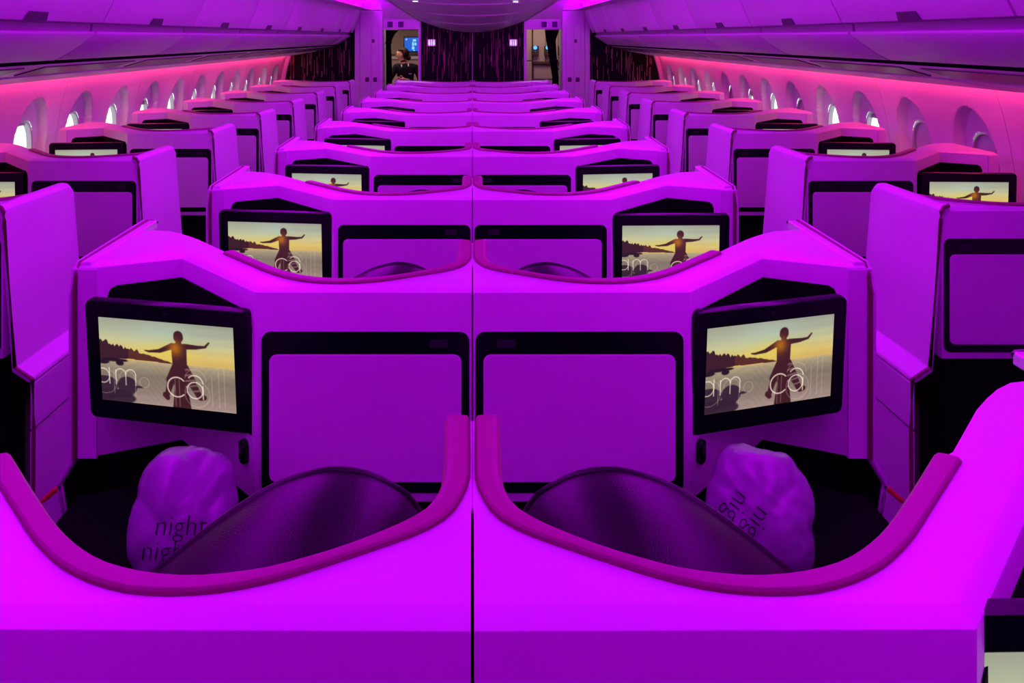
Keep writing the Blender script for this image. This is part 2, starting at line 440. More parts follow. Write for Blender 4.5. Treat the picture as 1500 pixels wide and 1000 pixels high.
def picture(nx=264, ny=150):
    U, V = np.meshgrid((np.arange(nx) + .5) / nx, (np.arange(ny) + .5) / ny)
    A = 1.66; X = U * A; px = 1.3 / ny
    def ramp(t, stops):
        xs = [q[0] for q in stops]; cs = np.array([q[1] for q in stops], float)
        return np.stack([np.interp(t, xs, cs[:, i]) for i in range(3)], -1)
    sky = ramp(V, [(0, (176, 178, 160)), (.12, (192, 198, 172)), (.25, (222, 220, 168)), (.37, (247, 218, 128)), (.47, (240, 200, 110))])
    sx = np.exp(-((U - .50) / .22) ** 2 - ((V - .17) / .16) ** 2)[..., None]
    sky = sky * (1 - .6 * sx) + np.array((196, 222, 214)) * .6 * sx
    gx = np.exp(-((U - .52) / .20) ** 2 - ((V - .36) / .13) ** 2)[..., None]
    sky = sky * (1 - .8 * gx) + np.array((255, 226, 96)) * .8 * gx
    cl = (np.sin(9 * U + 26 * V + 2 * np.sin(5 * U)) * np.sin(31 * V - 4 * U) * .5 + .5)[..., None] * np.clip((U - .35), 0, 1)[..., None] * np.clip(1 - V * 1.8, 0, 1)[..., None]
    sky = sky * (1 - .45 * cl) + np.array((128, 128, 132)) * .45 * cl
    sea = ramp(V, [(.46, (236, 206, 150)), (.53, (188, 170, 140)), (.66, (146, 132, 118)), (.82, (160, 138, 128)), (1, (188, 162, 156))])
    wv = np.sin(70 * V + 9 * np.sin(7 * U) + 4 * np.sin(23 * U)) * .5 + .5
    sea = sea * (1 - .035 * wv[..., None])
    hor = .485
    img = np.where((V < hor)[..., None], sky, sea)
    def over(mask, col, a=1.0):
        m = np.clip(mask, 0, 1)[..., None] * a
        return img * (1 - m) + np.array(col, float) * m
    def ss(d): return np.clip(.5 - d / px, 0, 1)
    # headland with tree tops
    rnd = np.random.RandomState(3); bumps = np.interp(np.arange(nx), np.arange(0, nx, 3), rnd.rand(len(range(0, nx, 3))))
    top = np.interp(U, [0, .08, .2, .3, .42, .54, 1], [.30, .325, .37, .40, .43, .482, .6]) - .045 * bumps[None, :] * (U < .30) - .012 * bumps[None, :]
    hill = ss(top - V) * (V < np.interp(U, [0, .1, .22, .54], [.50, .49, .475, .487])) * (U < .545)
    img = over(hill, (66, 34, 44)); img = over(hill * (U > .22), (120, 62, 40), .6)
    def ell(cx, cy, rx, ry): return ss((np.sqrt(((U - cx) / rx) ** 2 + ((V - cy) / ry) ** 2) - 1) * min(rx, ry))
    for c in ((.02, .53, .05, .03), (.10, .50, .09, .022), (.15, .535, .03, .03), (.18, .50, .03, .015)): img = over(ell(*c), (44, 26, 40))
    for c in ((.06, .95, .20, .09), (.03, .80, .10, .10), (.20, .80, .075, .11), (.02, .92, .12, .06), (.12, .90, .12, .05), (.28, .80, .04, .015)): img = over(ell(*c), (58, 36, 56), .95)
    # the figures: capsules between joints
    def cap(a, b, ra, rb):
        ax, ay, bx, by = a[0] * A, a[1], b[0] * A, b[1]
        dx, dy = bx - ax, by - ay; t = np.clip(((X - ax) * dx + (V - ay) * dy) / (dx * dx + dy * dy + 1e-9), 0, 1)
        return ss(np.hypot(X - ax - t * dx, V - ay - t * dy) - (ra + (rb - ra) * t))
    fig = np.zeros_like(U)
    for a in (((.597, .15), (.597, .17), .058, .060), ((.597, .2), (.597, .27), .03, .045),
              ((.565, .285), (.628, .285), .045, .045), ((.572, .29), (.577, .50), .05, .05), ((.625, .29), (.622, .50), .05, .05), ((.60, .3), (.60, .52), .07, .075),
              ((.55, .275), (.455, .345), .036, .024), ((.455, .345), (.375, .362), .022, .013), ((.375, .362), (.345, .355), .014, .007),
              ((.64, .27), (.73, .268), .034, .024), ((.73, .268), (.79, .255), .022, .014), ((.79, .255), (.818, .205), .015, .010),
              ((.575, .53), (.53, .68), .062, .058), ((.53, .68), (.50, .85), .045, .03), ((.485, .86), (.50, .89), .035, .03),
              ((.63, .53), (.68, .68), .062, .058), ((.68, .68), (.735, .84), .048, .036), ((.745, .85), (.77, .85), .04, .03),
              ((.605, .60), (.605, .72), .085, .085), ((.605, .72), (.605, 1.05), .075, .12)):
        fig = np.maximum(fig, cap(*a))
    warm = np.exp(-((U - .57) / .05) ** 2 - ((V - .30) / .09) ** 2)[..., None]
    img = img * np.array((.90, .90, .88)); body = np.array((66, 30, 34)) * (1 - warm) + np.array((176, 104, 20)) * warm
    m = fig[..., None]; img = img * (1 - m) + body * m
    st = ((np.sin(95 * V + 30 * U) > .55) & (V > .52) & (V < .82) & (np.abs(U - .69) < .055)) * fig
    img = over(st, (150, 120, 118), .6)
    # thin outlined lettering drifting over the picture
    def ring(cx, cy, r, wd=.008, a0=-400, a1=400):
        x = X - cx * A; y = V - cy; d = np.abs(np.hypot(x, y) - r) - wd / 2
        an = np.degrees(np.arctan2(-y, x)); ok = (an >= a0) & (an <= a1)
        return ss(d) * ok
    def seg(x0, y0, x1, y1, wd=.008): return cap((x0, y0), (x1, y1), wd / 2, wd / 2)
    W = (255, 232, 214)
    L = [ring(.573, .755, .115, .014) * (1 - ((U > .615) & (np.abs(V - .755) < .075))), ring(.705, .775, .095, .012), ring(.705, .70, .10, .012, 5, 140), seg(.763, .72, .763, .87, .012),
         ring(.015, .70, .085, .010), seg(.066, .60, .066, .79, .010), seg(.115, .62, .115, .79, .010), ring(.152, .665, .062, .010, 0, 180), seg(.19, .66, .19, .79, .010), ring(.228, .665, .062, .010, 0, 180), seg(.265, .66, .265, .79, .010)]
    for l in L: img = over(l, W, .85)
    G = [seg(.56, .66, .56, .98, .006), seg(.59, .66, .59, .98, .006), ring(.72, .82, .15, .006), ring(.71, .66, .13, .006, 0, 170), seg(.83, .60, .83, .95, .006), seg(.88, .50, .88, .95, .006), seg(.92, .50, .92, .95, .006),
         ring(.03, .76, .15, .006), seg(.10, .62, .10, .90, .006), ring(.20, .72, .10, .006, 0, 180), seg(.26, .70, .26, .92, .006), ring(.33, .74, .06, .006)]
    for l in G: img = over(l, (240, 214, 196), .45)
    return lin(np.clip(img, 0, 255))


DW, DH = .366, .213
def display_mesh():
    img = picture(); ny, nx, _ = img.shape
    xs = np.linspace(-DW / 2, DW / 2, nx); zs = np.linspace(DH / 2, -DH / 2, ny)
    v = [(float(x), 0.0, float(z)) for z in zs for x in xs]
    f = [(i * nx + j, (i + 1) * nx + j, (i + 1) * nx + j + 1, i * nx + j + 1) for i in range(ny - 1) for j in range(nx - 1)]
    me = bpy.data.meshes.new('display'); me.from_pydata(v, [], f); me.update()
    a = me.color_attributes.new('picture', 'FLOAT_COLOR', 'POINT')
    c = np.ones((ny * nx, 4), np.float32); c[:, :3] = img.reshape(-1, 3); a.data.foreach_set('color', c.ravel())
    me.materials.append(M['display'])
    return me


# ------------------------------------------------------------------ suite shells
ZR, ZS, ZB = 1.1925, 1.2005, .695           # front ridge, top surface, underside
IN = [(0.0439, 0.4455), (0.0416, 0.2977), (0.0443, 0.2458), (0.0573, 0.2044), (0.0825, 0.1718), (0.128, 0.1345), (0.1645, 0.1111), (0.2073, 0.09), (0.2354, 0.0792), (0.2715, 0.0722), (0.3007, 0.0687), (0.3314, 0.0699), (0.364, 0.0757), (0.399, 0.0864), (0.4288, 0.1011), (0.4712, 0.1318), (0.5095, 0.1675), (0.5692, 0.2327), (0.6558, 0.3314)]
OUT = [(0.0058, 0.4455), (0.005, 0.2839), (0.0108, 0.2399), (0.0258, 0.1948), (0.0437, 0.17), (0.0722, 0.1464), (0.1068, 0.1252), (0.1615, 0.0939), (0.2134, 0.0667), (0.2646, 0.0488), (0.314, 0.0422), (0.3625, 0.0444), (0.3958, 0.0532), (0.4186, 0.0622), (0.4602, 0.0854), (0.5001, 0.1175), (0.5331, 0.1492), (0.5851, 0.2053), (0.6884, 0.317)]
REAR = [(0.99, 0.600), (0.9629, 0.592), (0.9353, 0.5863), (0.8939, 0.5587), (0.8549, 0.5243), (0.8117, 0.4819), (0.695, 0.348)]
NI = 44
inn = curve_res(IN, NI); out = curve_res(OUT, NI)
XE = 1.040
front = [(.0018, 0), (.518, .003), (.797, .300), (.995, .212), (XE, .212)]
ftop = [(.0018, .029), (.515, .031), (.797, .336), (1.0, .246), (XE, .246)]
back = [(XE, .600)] + REAR + [((a[0] * .75 + b[0] * .25), (a[1] * .75 + b[1] * .25)) for a, b in zip(inn[::-1], out[::-1])] + [(0.0, .4455), (0.0, .209), (.0018, .205)]


def ring3(pts, z): return [(x, y, z) for x, y in pts]


def build_kit(s):
    """meshes of one suite shell; s mirrors it. Returns list of (part name, mesh, parent part index, label)"""
    m = s < 0; K = {}
    n = len(front)
    mb = MB().loft([ring3(front + back, ZB), ring3(front + back, ZR), ring3(ftop + back, ZS)])
    K['shell_body'] = mb.mesh('shell_body', 'shell', m, bevel=.0035, seg=2, smooth=30, ang=14)
    rings = []
    for (xi, yi), (xo, yo) in zip(inn, out):
        dx, dy = xi - xo, yi - yo; l = math.hypot(dx, dy); ux, uy = dx / l, dy / l
        def q(t, z): return (xo + ux * l * t, yo + uy * l * t, z)
        rings.append([q(0, ZS - .012), q(0, ZS + .004), q(.07, ZS + .0075), q(.5, ZS + .009), q(.78, ZS + .0085), q(.92, ZS + .004), q(1, ZS - .006), q(1, ZS - .07), q(.85, ZS - .07)])
    K['rim_trim'] = MB().loft(rings).mesh('rim_trim', 'trim', m, smooth=42)
    # piping along the outer edge of the rim
    K['rim_piping'] = MB().tube([(x, y, ZS + .0015) for x, y in out], .0022, 6).mesh('rim_piping', 'edge', m, smooth=40)
    # tray panel with black surround
    K['tray_frame'] = MB().prism(rrect(.0075, .5015, .718, 1.100, .022), -.0025, .004, 'y').mesh('tray_frame', 'black', m)
    K['tray_panel'] = MB().prism(rrect(.026, .482, .745, 1.0475, .018), -.0065, -.002, 'y').mesh('tray_panel', 'panel', m, bevel=.0015)
    K['tray_latch'] = MB().prism(rrect(.058, .102, 1.063, 1.082, .003), -.0045, -.002, 'y').mesh('tray_latch', 'dark', m)
    # raised black panels on both niche faces stand in for the dark recess
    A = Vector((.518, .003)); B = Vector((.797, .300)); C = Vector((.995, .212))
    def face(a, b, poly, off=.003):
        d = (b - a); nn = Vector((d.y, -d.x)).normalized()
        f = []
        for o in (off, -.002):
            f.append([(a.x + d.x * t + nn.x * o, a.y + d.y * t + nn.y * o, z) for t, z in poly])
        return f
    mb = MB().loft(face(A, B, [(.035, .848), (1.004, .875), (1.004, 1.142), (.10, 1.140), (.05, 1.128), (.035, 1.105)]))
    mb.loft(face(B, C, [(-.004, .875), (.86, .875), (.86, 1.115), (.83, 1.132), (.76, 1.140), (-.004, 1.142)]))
    K['niche_black_panel'] = mb.mesh('niche_black_panel', 'void', m)
    K['mount_arm'] = MB().box(.70, .80, .10, .30, .93, 1.06).mesh('mount_arm', 'void', m, bevel=.01)
    d = (B - A).normalized(); nn = Vector((d.y, -d.x)); p = A + d * .045
    hk = []
    for o in (.012, -.004):
        hk.append([(p.x + d.x * u + nn.x * o, p.y + d.y * u + nn.y * o, z) for u, z in rrect(-.016, .016, .770, .828, .014)])
    K['headphone_hook'] = MB().loft(hk).mesh('headphone_hook', 'black', m, bevel=.003)
    hk = []
    for o in (.0145, .008):
        hk.append([(p.x + d.x * u + nn.x * o, p.y + d.y * u + nn.y * o, z) for u, z in rrect(-.008, .008, .795, .818, .006)])
    K['hook_slot'] = MB().loft(hk).mesh('hook_slot', 'dark', m)
    foot_block = [(.03, .04), (.50, .045), (.79, .345), (.99, .26), (.99, .58), (.90, .54), (.66, .34), (.50, .19), (.03, .19)]
    K['footwell_shade_block'] = MB().prism(foot_block, .003, ZB + .001).mesh('footwell_shade_block', 'void', m)  # solid black block painted in for the dark footwell opening
    # niche outer post
    K['corner_post'] = MB().box(.990, XE + .001, .2095, .23, .690, ZR - .004).mesh('corner_post', 'shell', m, bevel=.0015)
    # aisle side of the shell: door rail, edge trim, flared lower panel
    K['aisle_rail'] = MB().loft([[(x, y, z) for x, z in ((XE - .030 + dx, ZS - .02), (XE - .030 + dx, ZS + .002), (XE - .026 + dx, ZS + .0045), (XE - .004 + dx, ZS + .0045), (XE + dx, ZS + .001), (XE + dx, ZS - .02))] for y, dx in ((.222, 0), (.715, .014))]).mesh('aisle_rail', 'shell', m, bevel=.002)
    K['rail_end_cap'] = MB().tube([(XE - .016, .712, ZS - .002), (XE - .006, .719, ZS + .001), (XE + .012, .721, ZS + .001)], .0055, 8).mesh('rail_end_cap', 'metal', m, smooth=40)
    K['edge_trim'] = MB().tube([(XE + .006, .205, .690), (XE + .006, .203, 1.13), (XE + .004, .212, 1.175), (XE + .004, .235, ZS - .001), (XE + .019, .718, ZS + .002)], .006, 8).mesh('edge_trim', 'edge', m, smooth=40)
    K['edge_piping'] = MB().tube([(XE + .016, .207, .690), (XE + .016, .205, 1.12), (XE + .014, .22, 1.175), (XE + .014, .24, ZS - .002), (XE + .029, .72, ZS + .002)], .005, 6).mesh('edge_piping', 'shell', m, smooth=40)
    pr = [(XE + .002, 1.19), (XE + .002, .685), (1.082, .622), (1.065, .50), (1.055, .02), (1.070, .02), (1.080, .50), (1.098, .615), (1.094, .632), (XE + .018, .70), (XE + .018, 1.19)]
    K['aisle_panel'] = MB().loft([[(x, .215, z) for x, z in pr], [(x + .012, .72, z) for x, z in pr]]).mesh('aisle_panel', 'shell', m, bevel=.003)
    K['inner_shade_sheet'] = MB().loft([[(x, y, z) for x, z in ((XE - .002, .694), (1.0765, .622), (1.059, .50), (1.049, .02), (1.046, .02), (1.056, .50), (1.073, .620), (XE - .004, .688))] for y in (.212, .70)]).mesh('inner_shade_sheet', 'void', m)  # black sheet added to darken the lit inside of the aisle panel
    K['lower_edge_trim'] = MB().tube([(XE + .008, .208, .688), (1.088, .208, .622), (1.084, .208, .59), (1.068, .208, .50), (1.06, .208, .02)], .005, 6).mesh('lower_edge_trim', 'plum', m, smooth=40)
    K['slanted_red_tab'] = MB().tube([(1.09, .25, .603), (1.12, .25, .585), (1.155, .25, .555)], [.006, .008, .007], 8).mesh('slanted_red_tab', 'red', m, bevel=.003)  # small slanted red bar at the ledge of the aisle panel
    # tall wing plate on the aisle side of the window suites, in the shell's own frame
    def wing(za, zb):
        # inner/outer profile of the plate between two heights
        O = [(.014, 1.213), (.004, 1.198), (-.006, 1.168), (-.044, .668)]
        return O
    prw = [(.030, 1.214), (.012, 1.213), (-.004, 1.196), (-.006, 1.165), (-.043, .668), (-.098, .632), (-.102, .618), (-.085, .612), (-.028, .65), (.012, 1.14), (.030, 1.19)]
    rg = []
    for y, dz, dx in ((.0, 0, 0), (.40, .000, -.004), (.45, -.006, -.004), (.475, -.03, -.004)):
        rg.append([(x + dx, y, z + (dz if z > 1.1 else 0)) for x, z in prw])
    K['wing_plate'] = MB().loft(rg).mesh('wing_plate', 'shell', m, bevel=.004, smooth=30)
    K['wing_edge_trim'] = MB().tube([(.024, -.003, 1.212), (.006, -.003, 1.206), (-.003, -.003, 1.19), (-.004, -.003, 1.160), (-.040, -.003, .668), (-.100, -.003, .628), (-.104, -.003, .45), (-.100, -.003, .02)], .0065, 8).mesh('wing_edge_trim', 'edge', m, smooth=40)
    K['upper_kick_panel'] = MB().loft([[(x, y, z) for x, z in ((-.1015, .612), (-.1015, .462), (-.099, .455), (-.090, .455), (-.090, .612))] for y in (0, .47)]).mesh('upper_kick_panel', 'shell', m, bevel=.003)
    K['lower_kick_panel'] = MB().loft([[(x, y, z) for x, z in ((-.0955, .447), (-.0955, .02), (-.088, .02), (-.088, .447))] for y in (.001, .469)]).mesh('lower_kick_panel', 'shell', m, bevel=.003)
    return K


# monitor (shared by all)
MW, MH = .44, .30
mb = MB().loft([[(x, -.012, z) for x, z in rrect(-MW / 2, MW / 2, -MH / 2, MH / 2, .016)], [(x, -.006, z) for x, z in rrect(-MW / 2 - .002, MW / 2 + .002, -MH / 2 - .002, MH / 2 + .002, .017)], [(x, .010, z) for x, z in rrect(-MW / 2 - .002, MW / 2 + .002, -MH / 2 - .002, MH / 2 + .002, .017)], [(x, .016, z) for x, z in rrect(-MW / 2 + .01, MW / 2 - .01, -MH / 2 + .01, MH / 2 - .01, .014)]])
ME_MON = mb.mesh('monitor', 'black', bevel=0, smooth=35)
ME_DISP = display_mesh()
ME_CAMERA = MB().prism([(.004 * math.cos(k * PI / 5), .004 * math.sin(k * PI / 5)) for k in range(10)], -.0135, -.011, 'y').mesh('monitor_camera', 'dark')
CENTRE_PARTS = ['shell_body', 'rim_trim', 'rim_piping', 'tray_frame', 'tray_panel', 'niche_black_panel', 'mount_arm', 'headphone_hook', 'footwell_shade_block', 'corner_post', 'aisle_rail', 'rail_end_cap', 'edge_trim', 'edge_piping', 'aisle_panel', 'inner_shade_sheet', 'lower_edge_trim']
WINDOW_PARTS = ['shell_body', 'rim_trim', 'rim_piping', 'tray_frame', 'tray_panel', 'niche_black_panel', 'mount_arm', 'headphone_hook', 'footwell_shade_block', 'corner_post', 'wing_plate', 'wing_edge_trim', 'upper_kick_panel', 'lower_kick_panel']
LAB = {'rim_trim': 'pink-brown leather rim', 'tray_frame': 'glossy black surround', 'niche_black_panel': 'black panel in place of a dark recess', 'footwell_shade_block': 'black block in place of the dark footwell', 'edge_trim': 'dark red edge strip', 'wing_edge_trim': 'dark red edge strip', 'rail_end_cap': 'bright metal end cap', 'tray_latch': 'small dark latch', 'headphone_hook': 'black oval hook', 'slanted_red_tab': 'small slanted red tab'}
KIT = {-1: build_kit(-1), 1: build_kit(1)}
PITCH, Y0 = 1.11, .838


def suite(name, s, x0, y, zoff, parts, label, group, mon):
    t = thing(name, label, 'suite', (x0, y, zoff), group)
    K = KIT[s]; made = {}
    for p in parts:
        made[p] = ob(p, K[p], t, label=LAB.get(p))
    ob('tray_latch', K['tray_latch'], made['tray_frame'], label=LAB['tray_latch'])
    ob('hook_slot', K['hook_slot'], made['headphone_hook'])
    if 'aisle_panel' in made: ob('slanted_red_tab', K['slanted_red_tab'], made['aisle_panel'], label=LAB['slanted_red_tab'])
    cx, cy, cz, yaw, pitch = mon
    mo = ob('monitor', ME_MON, t, (s * cx, cy, cz), (pitch, 0, yaw), label='black-framed lit screen of a child with arms spread at sunset')
    ob('display', ME_DISP, mo, (-.001, -.0128, .004), label='bright beach sunset picture')
    ob('monitor_camera', ME_CAMERA, mo, (0, 0, MH / 2 - .018))
    return t


for n in range(10):
    for s in (-1, 1):
        mon = (.745, .068, .997, .215 * s, .08)
        if (n, s) == (0, 1): mon = (.724, .046, 1.041, .02, .03)
        if (n, s) == (1, 1): mon = (.733, .085, .993, .295, .065)
        if (n, s) == (2, 1): mon = (.745, .03, .985, .02, .05)
        if (n, s) == (2, -1): mon = (.745, .055, .99, -.12, .06)
        if n >= 3: mon = (.745, .05, .99, .12 * s, .06)
        suite('centre_suite_shell', s, 0, Y0 + PITCH * n, 0, CENTRE_PARTS,
              'white centre suite shell, %s row from the camera, on %s' % (ORD[n], SIDE[s]),
              'centre suites in pairs', mon)
for n in range(8):
    for s in (-1, 1):
        suite('window_suite_shell', s, s * 1.58, 2.76 + PITCH * n, .022, WINDOW_PARTS,
              'white window suite shell with aisle wing, %s from the camera on %s' % (ORD[n], SIDE[s]),
              'window suites along the walls', (.765, .012, .985, -.07 * s if n != 1 else -.03 * s, .04))

# ------------------------------------------------------------------ seats inside the centre suites
MOUND = [(.500, .98), (.476, 1.022), (.448, 1.0395), (.408, 1.0695), (.368, 1.0975), (.328, 1.1225), (.288, 1.1425), (.248, 1.1535), (.208, 1.1575), (.158, 1.1465), (.123, 1.1265), (.093, 1.1025), (.070, 1.06)]
def seat_kit(s):
    m = s < 0; K = {}
    arc = curve_res(MOUND, 30); rings = []
    for v in np.linspace(-1, 1, 17):
        k = (1 - abs(v) ** 2.6) ** (1 / 2.6)
        zt = .62; rr = []
        for x, z in arc:
            rr.append((.275 + (x - .275) * (.80 + .20 * k) + .0 * v, .365 + (.19 * v if v < 0 else .03 * v) + (.275 - x) * .18, zt + (z - zt) * (.55 + .45 * k) if abs(v) < .999 else zt + (z - zt) * .55))
        yy = .365 + (.19 * v if v < 0 else .03 * v)
        rr += [(.09, yy, .47), (.46, yy, .47)]
        rings.append(rr)
    K['backrest'] = MB().loft(rings).mesh('backrest', 'seat', m, smooth=60)
    K['backrest_piping'] = MB().tube([(x, .365 + (.275 - x) * .18 + .004, z + .0005) for x, z in arc], .004, 6).mesh('backrest_piping', 'seat', m, smooth=60)
    K['seat_cushion'] = MB().prism(rrect(.05, .51, .47, 1.02, .06), .34, .46).mesh('seat_cushion', 'seat', m, bevel=.03, seg=3, smooth=40)
    K['seat_base'] = MB().box(.07, .49, .22, 1.0, .003, .345).mesh('seat_base', 'void', m, bevel=.01)
    K['armrest'] = MB().box(.525, .585, .42, 1.0, .30, .60).mesh('armrest', 'void', m, bevel=.02, seg=3)
    return K


SK = {-1: seat_kit(-1), 1: seat_kit(1)}
for n in range(4):
    for s in (-1, 1):
        t = thing('lie_flat_seat', 'dark leather seat with rounded backrest, %s centre row, on %s' % (ORD[n], SIDE[s]), 'seat', (0, Y0 + PITCH * n, 0), 'dark seats in the centre suites')
        bk = ob('backrest', SK[s]['backrest'], t); ob('backrest_piping', SK[s]['backrest_piping'], bk)
        for p in ('seat_cushion', 'seat_base', 'armrest'): ob(p, SK[s][p], t)

# black consoles beside the first-row seats, under the screens, and the bagged pillows on them
for s in (-1, 1):
    poly = [(.60, -.50), (1.025, -.50), (1.025, .195), (.985, .20), (.797, .285), (.60, .07)]
    mb = MB().prism([(s * x, y) for x, y in poly], .003, .595)
    t = thing('side_console', 'black console holding the bagged pillow, below a large lit screen on ' + SIDE[s], 'console', (0, Y0 + PITCH, 0), 'black consoles in the first centre row')
    ob('carcass', mb.mesh('carcass', 'void', bevel=.006), t)
    ob('console_top', MB().prism([(s * x, y) for x, y in poly], .596, .607).mesh('console_top', 'void', bevel=.003), t)


def bag_point(d, s, seed):
    """surface of the crinkled pillow bag in direction d (unit vector), local metres"""
    x, y, z = d
    p = 2.5
    r = ((abs(x) / .105) ** p + (abs(y) / .074) ** p + (abs(z) / .130) ** p) ** (-1 / p)
    q = Vector((x * 1.1, y * 1.6, z)) * 1.0
    o = Vector((seed, seed * 2.3, -seed))
    g = abs(math.sin(2.1 * q.x + 1.6 * q.z + seed + .6 * noise.noise(q * 1.3 + o)))       # a few long folds in the plastic
    g2 = abs(math.sin(3.3 * q.x - 2.6 * q.z - seed * 1.7 + .8 * noise.noise(q * 1.7 - o)))
    r *= .96 + .09 * g + .06 * g2 - .05 * abs(noise.noise(q * 2.6 - o)) - .012 * abs(noise.noise(q * 7 + o))
    return Vector((x * r, y * r, z * r))


def make_bag(s):
    seed = 1.3 if s < 0 else 4.1
    t = thing('bagged_pillow', 'milky plastic-bagged pillow with dark lettering, beside the seat on ' + SIDE[s], 'pillow', (0, 0, 0), 'bagged pillows in the first centre row')
    bm = bmesh.new(); bmesh.ops.create_icosphere(bm, subdivisions=5, radius=1)
    for v in bm.verts: v.co = bag_point(v.co.normalized(), s, seed)
    me = bpy.data.meshes.new('plastic_bag')
    for f in bm.faces: f.smooth = True
    bm.to_mesh(me); bm.free(); me.materials.append(M['bag'])
    ob('plastic_bag', me, t)
    lines = [('night', -.050, -.034, .046), ('night', -.070, -.078, .046)] if s < 0 else [('night', -.012, -.020, .046), ('night', -.012, -.066, .046)]
    rot = math.radians(-7 if s < 0 else -122)
    for txt, ox, oz, size in lines:
        cu = bpy.data.curves.new('lettering', 'FONT'); cu.body = txt; cu.size = size * 1.15; cu.offset = -.0009
        cu.resolution_u = 3
        tmp = bpy.data.objects.new('lettering', cu); COL.objects.link(tmp)
        dg = bpy.context.evaluated_depsgraph_get(); dg.update()
        me = bpy.data.meshes.new_from_object(tmp.evaluated_get(dg)); bpy.data.objects.remove(tmp)
        bm = bmesh.new(); bm.from_mesh(me)
        bmesh.ops.subdivide_edges(bm, edges=[e for e in bm.edges if e.calc_length() > .012], cuts=2)
        bmesh.ops.triangulate(bm, faces=bm.faces)
        for v in bm.verts:
            x, z = v.co.x + ox, v.co.y + oz
            if True:
                x, z = x * math.cos(rot) - z * math.sin(rot), x * math.sin(rot) + z * math.cos(rot)
            # walk outwards on the front of the bag at this x,z
            dd = Vector((x, -.075, z)); 
            for _ in range(12):
                q = bag_point(dd.normalized(), s, seed); dd = Vector((x, q.y, z)) if abs(q.y) > .004 else dd
            q = bag_point(dd.normalized(), s, seed)
            v.co = q * 1.006 + Vector((0, -.0012, 0))
        bm.to_mesh(me); bm.free(); me.materials.clear(); me.materials.append(M['print'])
        ob('lettering', me, t)
    t.location = (s * .622, 1.77, .768)
    t.rotation_euler = (math.radians(-28), 0, math.radians(-14 * s))
    return t


make_bag(-1); make_bag(1)

# ------------------------------------------------------------------ galley beyond the doorways
gal = thing('wall_galley', kind='structure')
ob('back_panel', MB().box(-2.0, 2.0, 14.6, 14.65, 0, 2.3).mesh('back_panel', 'galley'), gal)
ob('centre_block', MB().box(-.70, .70, 12.15, 14.6, 0, 2.25).mesh('centre_block', 'galleyd'), gal)
for s in (-1, 1):
    ob('side_panel', MB().box(s * 1.95 - .02, s * 1.95 + .02, 12.6, 14.65, 0, 2.3).mesh('side_panel', 'galley'), gal)
ob('galley_ceiling', MB().box(-2, 2, 12.5, 14.65, 2.25, 2.3).mesh('galley_ceiling', 'cream'), gal)

t = thing('galley_cabinet', 'beige galley cabinet with pale worktop behind the attendant', 'cabinet', (-1.1, 14.1, 0))
ob('carcass', MB().box(-.45, .40, .06, .48, 0, 1.42).mesh('carcass', 'galley'), t)
ob('worktop', MB().box(-.46, .40, .02, .48, 1.42, 1.47).mesh('worktop', 'white', bevel=.006), t)
ob('upper_panel', MB().box(-.40, .40, .40, .48, 1.50, 2.05).mesh('upper_panel', 'galley', bevel=.01), t)
ob('panel_joint', MB().box(-.42, -.385, .385, .40, .9, 2.1).mesh('panel_joint', 'galleyd'), t)
ob('header_strip', MB().box(-.4, .4, .34, .4, 1.93, 1.96).mesh('header_strip', 'galleyd'), t)
t = thing('crew_screen', 'glowing blue crew screen on beige galley wall behind the attendant', 'screen', (-1.02, 14.42, 1.675))
ob('bezel', MB().prism(rrect(-.19, .19, -.135, .135, .012), 0, .04, 'y').mesh('bezel', 'black'), t)
d = ob('display', MB().prism(rrect(-.175, .175, -.12, .12, .004), -.004, .002, 'y').mesh('display', 'bluescreen'), t)
mb = MB()
for a, b, c, e in ((-.03, .03, .05, .09), (-.04, -.01, -.03, .04), (.0, .035, -.02, .03), (-.045, .0, -.09, -.04), (-.15, -.13, .07, .1), (.06, .15, .085, .1), (-.02, .01, -.115, -.1)):
    mb.prism(rrect(a, b, c, e, .006), -.007, -.003, 'y')
ob('screen_graphic', mb.mesh('screen_graphic', 'cyan'), d)

t = thing('galley_unit', 'beige galley unit with drinks makers and blue lamps in the doorway beside curtain', 'galley unit', (1.14, 13.3, 0))
ob('carcass', MB().box(-.38, .34, .1, .6, 0, 2.1).mesh('carcass', 'galley'), t)
for a, b, z0, z1 in ((-.37, -.17, 1.42, 2.05), (-.37, -.17, .75, 1.40), (-.15, .05, 1.40, 2.05), (.06, .26, 1.40, 2.05)):
    dd = ob('door', MB().box(a, b, .07, .1, z0, z1).mesh('door', 'galley', bevel=.008), t)
ob('post', MB().box(-.165, -.152, .06, .1, .7, 2.08).mesh('post', 'galleyd'), t)
ob('worktop', MB().box(-.15, .33, -.02, .1, 1.365, 1.40).mesh('worktop', 'galleyd', bevel=.004), t)
for x in (-.15,):
    dd = ob('drawer', MB().box(-.14, .32, .02, .1, 1.12, 1.34).mesh('drawer', 'galley', bevel=.008), t)
    ob('drawer_handle', MB().box(.20, .28, .0, .02, 1.27, 1.30).mesh('drawer_handle', 'galleyd', bevel=.004), dd)
ob('lower_drawer', MB().box(-.14, .32, .02, .1, .86, 1.10).mesh('lower_drawer', 'galley', bevel=.008), t)
for x in (-.12, .08, .30):
    bmk = ob('drinks_maker', MB().box(x - .05, x + .06, .0, .07, 1.50, 1.66).mesh('drinks_maker', 'galleyd', bevel=.01), t)
    ob('blue_lamp', MB().prism([(x + .03 * math.cos(k * PI / 6), 1.63 + .03 * math.sin(k * PI / 6)) for k in range(12)], -.015, .0, 'y').mesh('blue_lamp', 'bluelamp'), bmk)
    ob('spout', MB().tube([(x, -.01, 1.58), (x, -.03, 1.55), (x, -.03, 1.51)], .014, 8).mesh('spout', 'greydark'), bmk)

